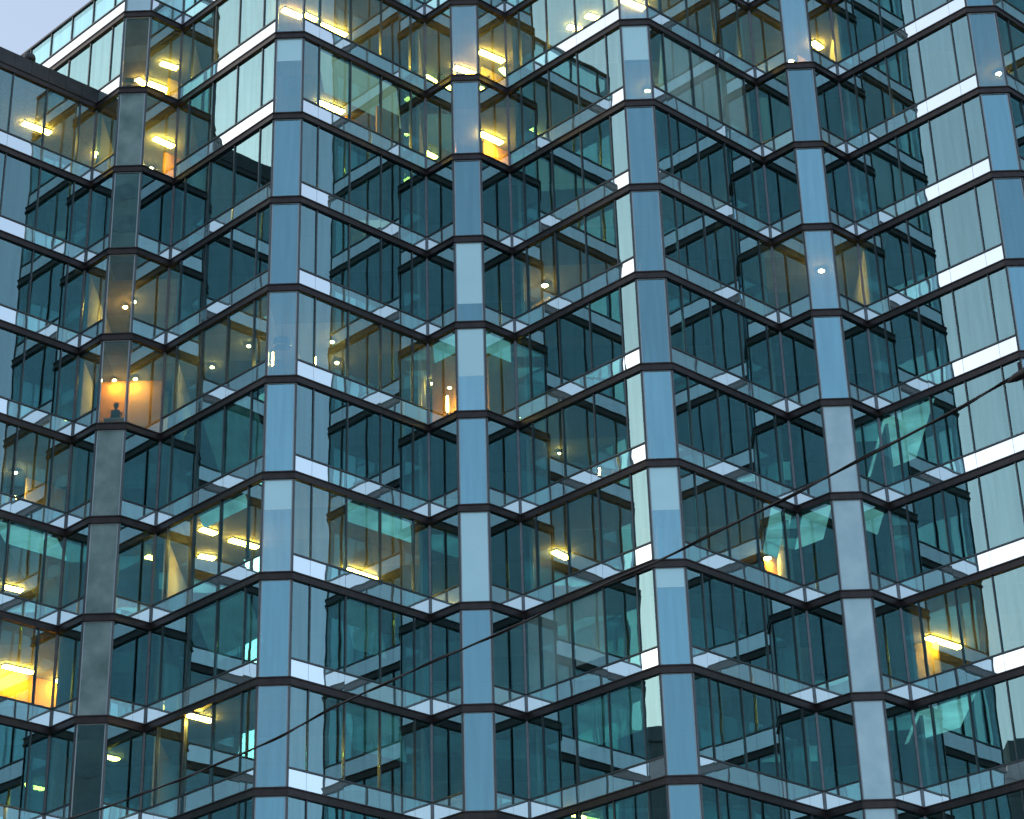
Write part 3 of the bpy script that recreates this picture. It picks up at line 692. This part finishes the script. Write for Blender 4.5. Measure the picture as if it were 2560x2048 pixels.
# plants behind the third pier, top storey
def plant(i, x, y, label, seed):
    q, F, s = at_depth(i, x, y, 0.5); rn = random.Random(seed)
    t = empty('potted_plant', q); tag(t, label, 'plant')
    mb = MB(); mb.lathe([(.001, -.42), (.10, -.42), (.14, -.16), (.11, -.16), (.001, -.18)], seg=14); o = mb.build('pot', ['clay_pot']); o.parent = t
    mb = MB()
    for k in range(46):
        a = rn.uniform(0, 6.28); l = rn.uniform(.22, .50); e = rn.uniform(.1, 1.2); wd = rn.uniform(.02, .04)
        d = Vector((math.cos(a)*math.cos(e), math.sin(a)*math.cos(e), math.sin(e))); sd_ = Vector((-math.sin(a), math.cos(a), 0))*wd
        b = Vector((0, 0, -.18)); m = b + d*l*.6; tip = b + d*l + Vector((0, 0, -.12*l/.4*math.cos(e)))
        mb.poly([b, m - sd_, tip, m + sd_])
    o = mb.build('leaves', ['leaf_green']); o.parent = t
plant(2, 655, 480, 'dark leafy plant left of the third pier, top storey', 1)
plant(2, 920, 475, 'dark leafy plant right of the third pier, top storey', 2)
# vent on the wing roof
d = ray(74, 134); F = wfaces[5]; P0 = F.a - F.n*1.6
tt = ((P0.x - CAM.x)*F.n.x + (P0.y - CAM.y)*F.n.y)/(d.x*F.n.x + d.y*F.n.y); q = CAM + d*tt; zb = zk(0) + .14; h = q.z - zb
t = empty('roof_vent', Vector((q.x, q.y, zb))); tag(t, 'round topped dark vent peeping over the parapet of the wing', 'roof vent')
mb = MB(); mb.tube([(0, 0, 0), (0, 0, h - .3)], .16, 16); o = mb.build('pipe', ['galvanised']); o.parent = t
mb = MB(); mb.lathe([(.001, h), (.12, h - .02), (.22, h - .10), (.27, h - .22), (.27, h - .42), (.17, h - .42)], seg=20); o = mb.build('cowl', ['parapet_metal'], smooth=True); o.parent = t

# ------------------------------------------------------------------ cable over the street
G = 2560/2156
tr = [(2150, 789), (2110, 806), (2075, 828), (2040, 848), (1970, 886), (1900, 923), (1830, 960), (1750, 1000), (1680, 1036), (1600, 1076), (1520, 1116), (1450, 1150), (1390, 1181),
      (1300, 1217), (1225, 1254), (1150, 1288), (1075, 1322), (1000, 1356), (925, 1388), (850, 1421), (775, 1455), (700, 1491), (650, 1518), (600, 1546), (540, 1574), (480, 1601), (380, 1641), (280, 1680), (170, 1716), (100, 1742)]
ra, rb = ray(tr[0][0]*G, tr[0][1]*G), ray(tr[-1][0]*G, tr[-1][1]*G)
PA, PB = CAM + ra*(7.0/ra.z), CAM + rb*(6.8/rb.z)
ev, _ = unit(PA, PB); nv = Vector((ev.y, -ev.x))
pts = []
for x, y in tr:
    d = ray(x*G, y*G); tt = ((PA.x - CAM.x)*nv.x + (PA.y - CAM.y)*nv.y)/(d.x*nv.x + d.y*nv.y); pts.append(CAM + d*tt)
e3 = (pts[0] - pts[3]).normalized(); e4 = (pts[-1] - pts[-4]).normalized()
endA, endB = pts[0] + e3*3.2, pts[-1] + e4*9.0
full = [endA] + pts + [endB]
dense = []
for i in range(len(full) - 1):
    n = max(2, int((full[i + 1] - full[i]).length/0.12))
    for j in range(n): dense.append(full[i].lerp(full[i + 1], j/n))
dense.append(full[-1])
sm = dense[:]
for _ in range(5): sm = [sm[0]] + [(sm[i - 1] + sm[i]*2 + sm[i + 1])/4 for i in range(1, len(sm) - 1)] + [sm[-1]]
cab = empty('overhead_cable', (sm[-1].x, sm[-1].y, 0)); tag(cab, 'black overhead cable sloping across the front of the glass tower', 'cable')
mb = MB(); mb.tube(sm, 0.0095, 6); mb.build('wire', ['black_rubber'], cab, True)
mb = MB(); hel = []
for i, p in enumerate(sm):
    a = i*0.55; hel.append(p + Vector((ev.y*math.cos(a), -ev.x*math.cos(a), math.sin(a)))*0.013)
mb.tube(hel, 0.0055, 5); mb.build('wrap_wire', ['black_rubber'], cab, True)
mb = MB(); c = pts[0]; mb.tube([c + e3*.28, c + e3*.2, c + e3*.05, c - e3*.05, c - e3*.12], [.012, .035, .038, .03, .01], 10)
mb.tube([c, c + Vector((0, 0, .09))], .016, 8); mb.build('clamp', ['black_rubber'], cab, True)
for P, lab in ((endA, 'steel street pole carrying the near end of the cable'), (endB, 'steel street pole carrying the far end of the cable')):
    t = empty('street_pole', (P.x, P.y, 0)); tag(t, lab, 'pole')
    mb = MB(); mb.tube([(0, 0, 0), (0, 0, P.z + .6)], [.14, .09], 14); o = mb.build('shaft', ['galvanised'], smooth=True); o.parent = t
    mb = MB(); mb.box((-.22, -.22, 0), (.22, .22, .05)); o = mb.build('base_plate', ['galvanised']); o.parent = t
    mb = MB(); mb.tube([(0, 0, P.z - .06), (0, 0, P.z + .06)], .125, 14); o = mb.build('cable_collar', ['galvanised']); o.parent = t

# ------------------------------------------------------------------ ground and the buildings that only the glass shows
def ground(name, x0, x1, y0, y1, z, mat):
    mb = MB(); mb.poly([(x0, y0, z), (x1, y0, z), (x1, y1, z), (x0, y1, z)]); o = mb.build(name, [mat]); tag(o, kind='structure'); return o
ground('ground', -900, 900, -900, 900, -0.13, 'concrete')
ground('road', -900, 900, -66, -22, -0.12, 'asphalt')
for y0, y1 in ((-22, 20), (-90, -66)):
    mb = MB(); mb.box((-300, y0, -.125), (300, y1, -0.004)); tag(mb.build('pavement', ['concrete']), kind='structure')
def block(name, label, x0, x1, y0, y1, h, mat, fl=3.6, face='+y', roof_step=0.0, win='window_dark', ribbon=False):
    t = empty(name, ((x0 + x1)/2, (y0 + y1)/2, 0)); tag(t, label, 'building')
    mb = MB(); mb.box((x0, y0, 0), (x1, y1, h)); mb.build('wall', [mat], t)
    mb = MB(); mb.box((x0 - .3, y0 - .3, h), (x1 + .3, y1 + .3, h + .9)); mb.build('parapet', ['dark_concrete'], t)
    if roof_step:
        mb = MB(); mb.box((x0 + 3, y0 + 3, h + .9), (x1 - .6, y0 + (y1 - y0)*.72, h + roof_step)); mb.box((x0 + 9, y1 - 9, h + .9), (x1 - 2, y1 - 5, h + 2.2)); mb.build('plant_room', [mat], t)
    n = int((h - 6)/fl)
    for i in range(n):
        z = 5 + i*fl; mb = MB()
        if face == '+y':
            m = max(2, int((x1 - x0)/2.6)); stp = (x1 - x0)/m
            if ribbon: mb.box((x0 + .6, y1 - .2, z), (x1 - .6, y1 + .03, z + 1.7))
            for j in range(0 if ribbon else m): mb.box((x0 + j*stp + .45, y1 - .2, z), (x0 + (j + 1)*stp - .45, y1 + .03, z + 1.9))
        else:
            m = max(2, int((y1 - y0)/2.6)); stp = (y1 - y0)/m
            for j in range(m): mb.box((x1 - .2, y0 + j*stp + .45, z), (x1 + .03, y0 + (j + 1)*stp - .45, z + 1.9))
        mb.build('window_row', [win], t)
block('grey_block', 'grey block mirrored in the lower panes of the first pier', -70, -26, -130, -104, 150, 'grey_cladding', win='window_grey', ribbon=True)
block('dark_block', 'dark low block mirrored at the foot of the pier sides', -105, -72, -60, -2, 52.5, 'dark_concrete', face='+x', roof_step=4)
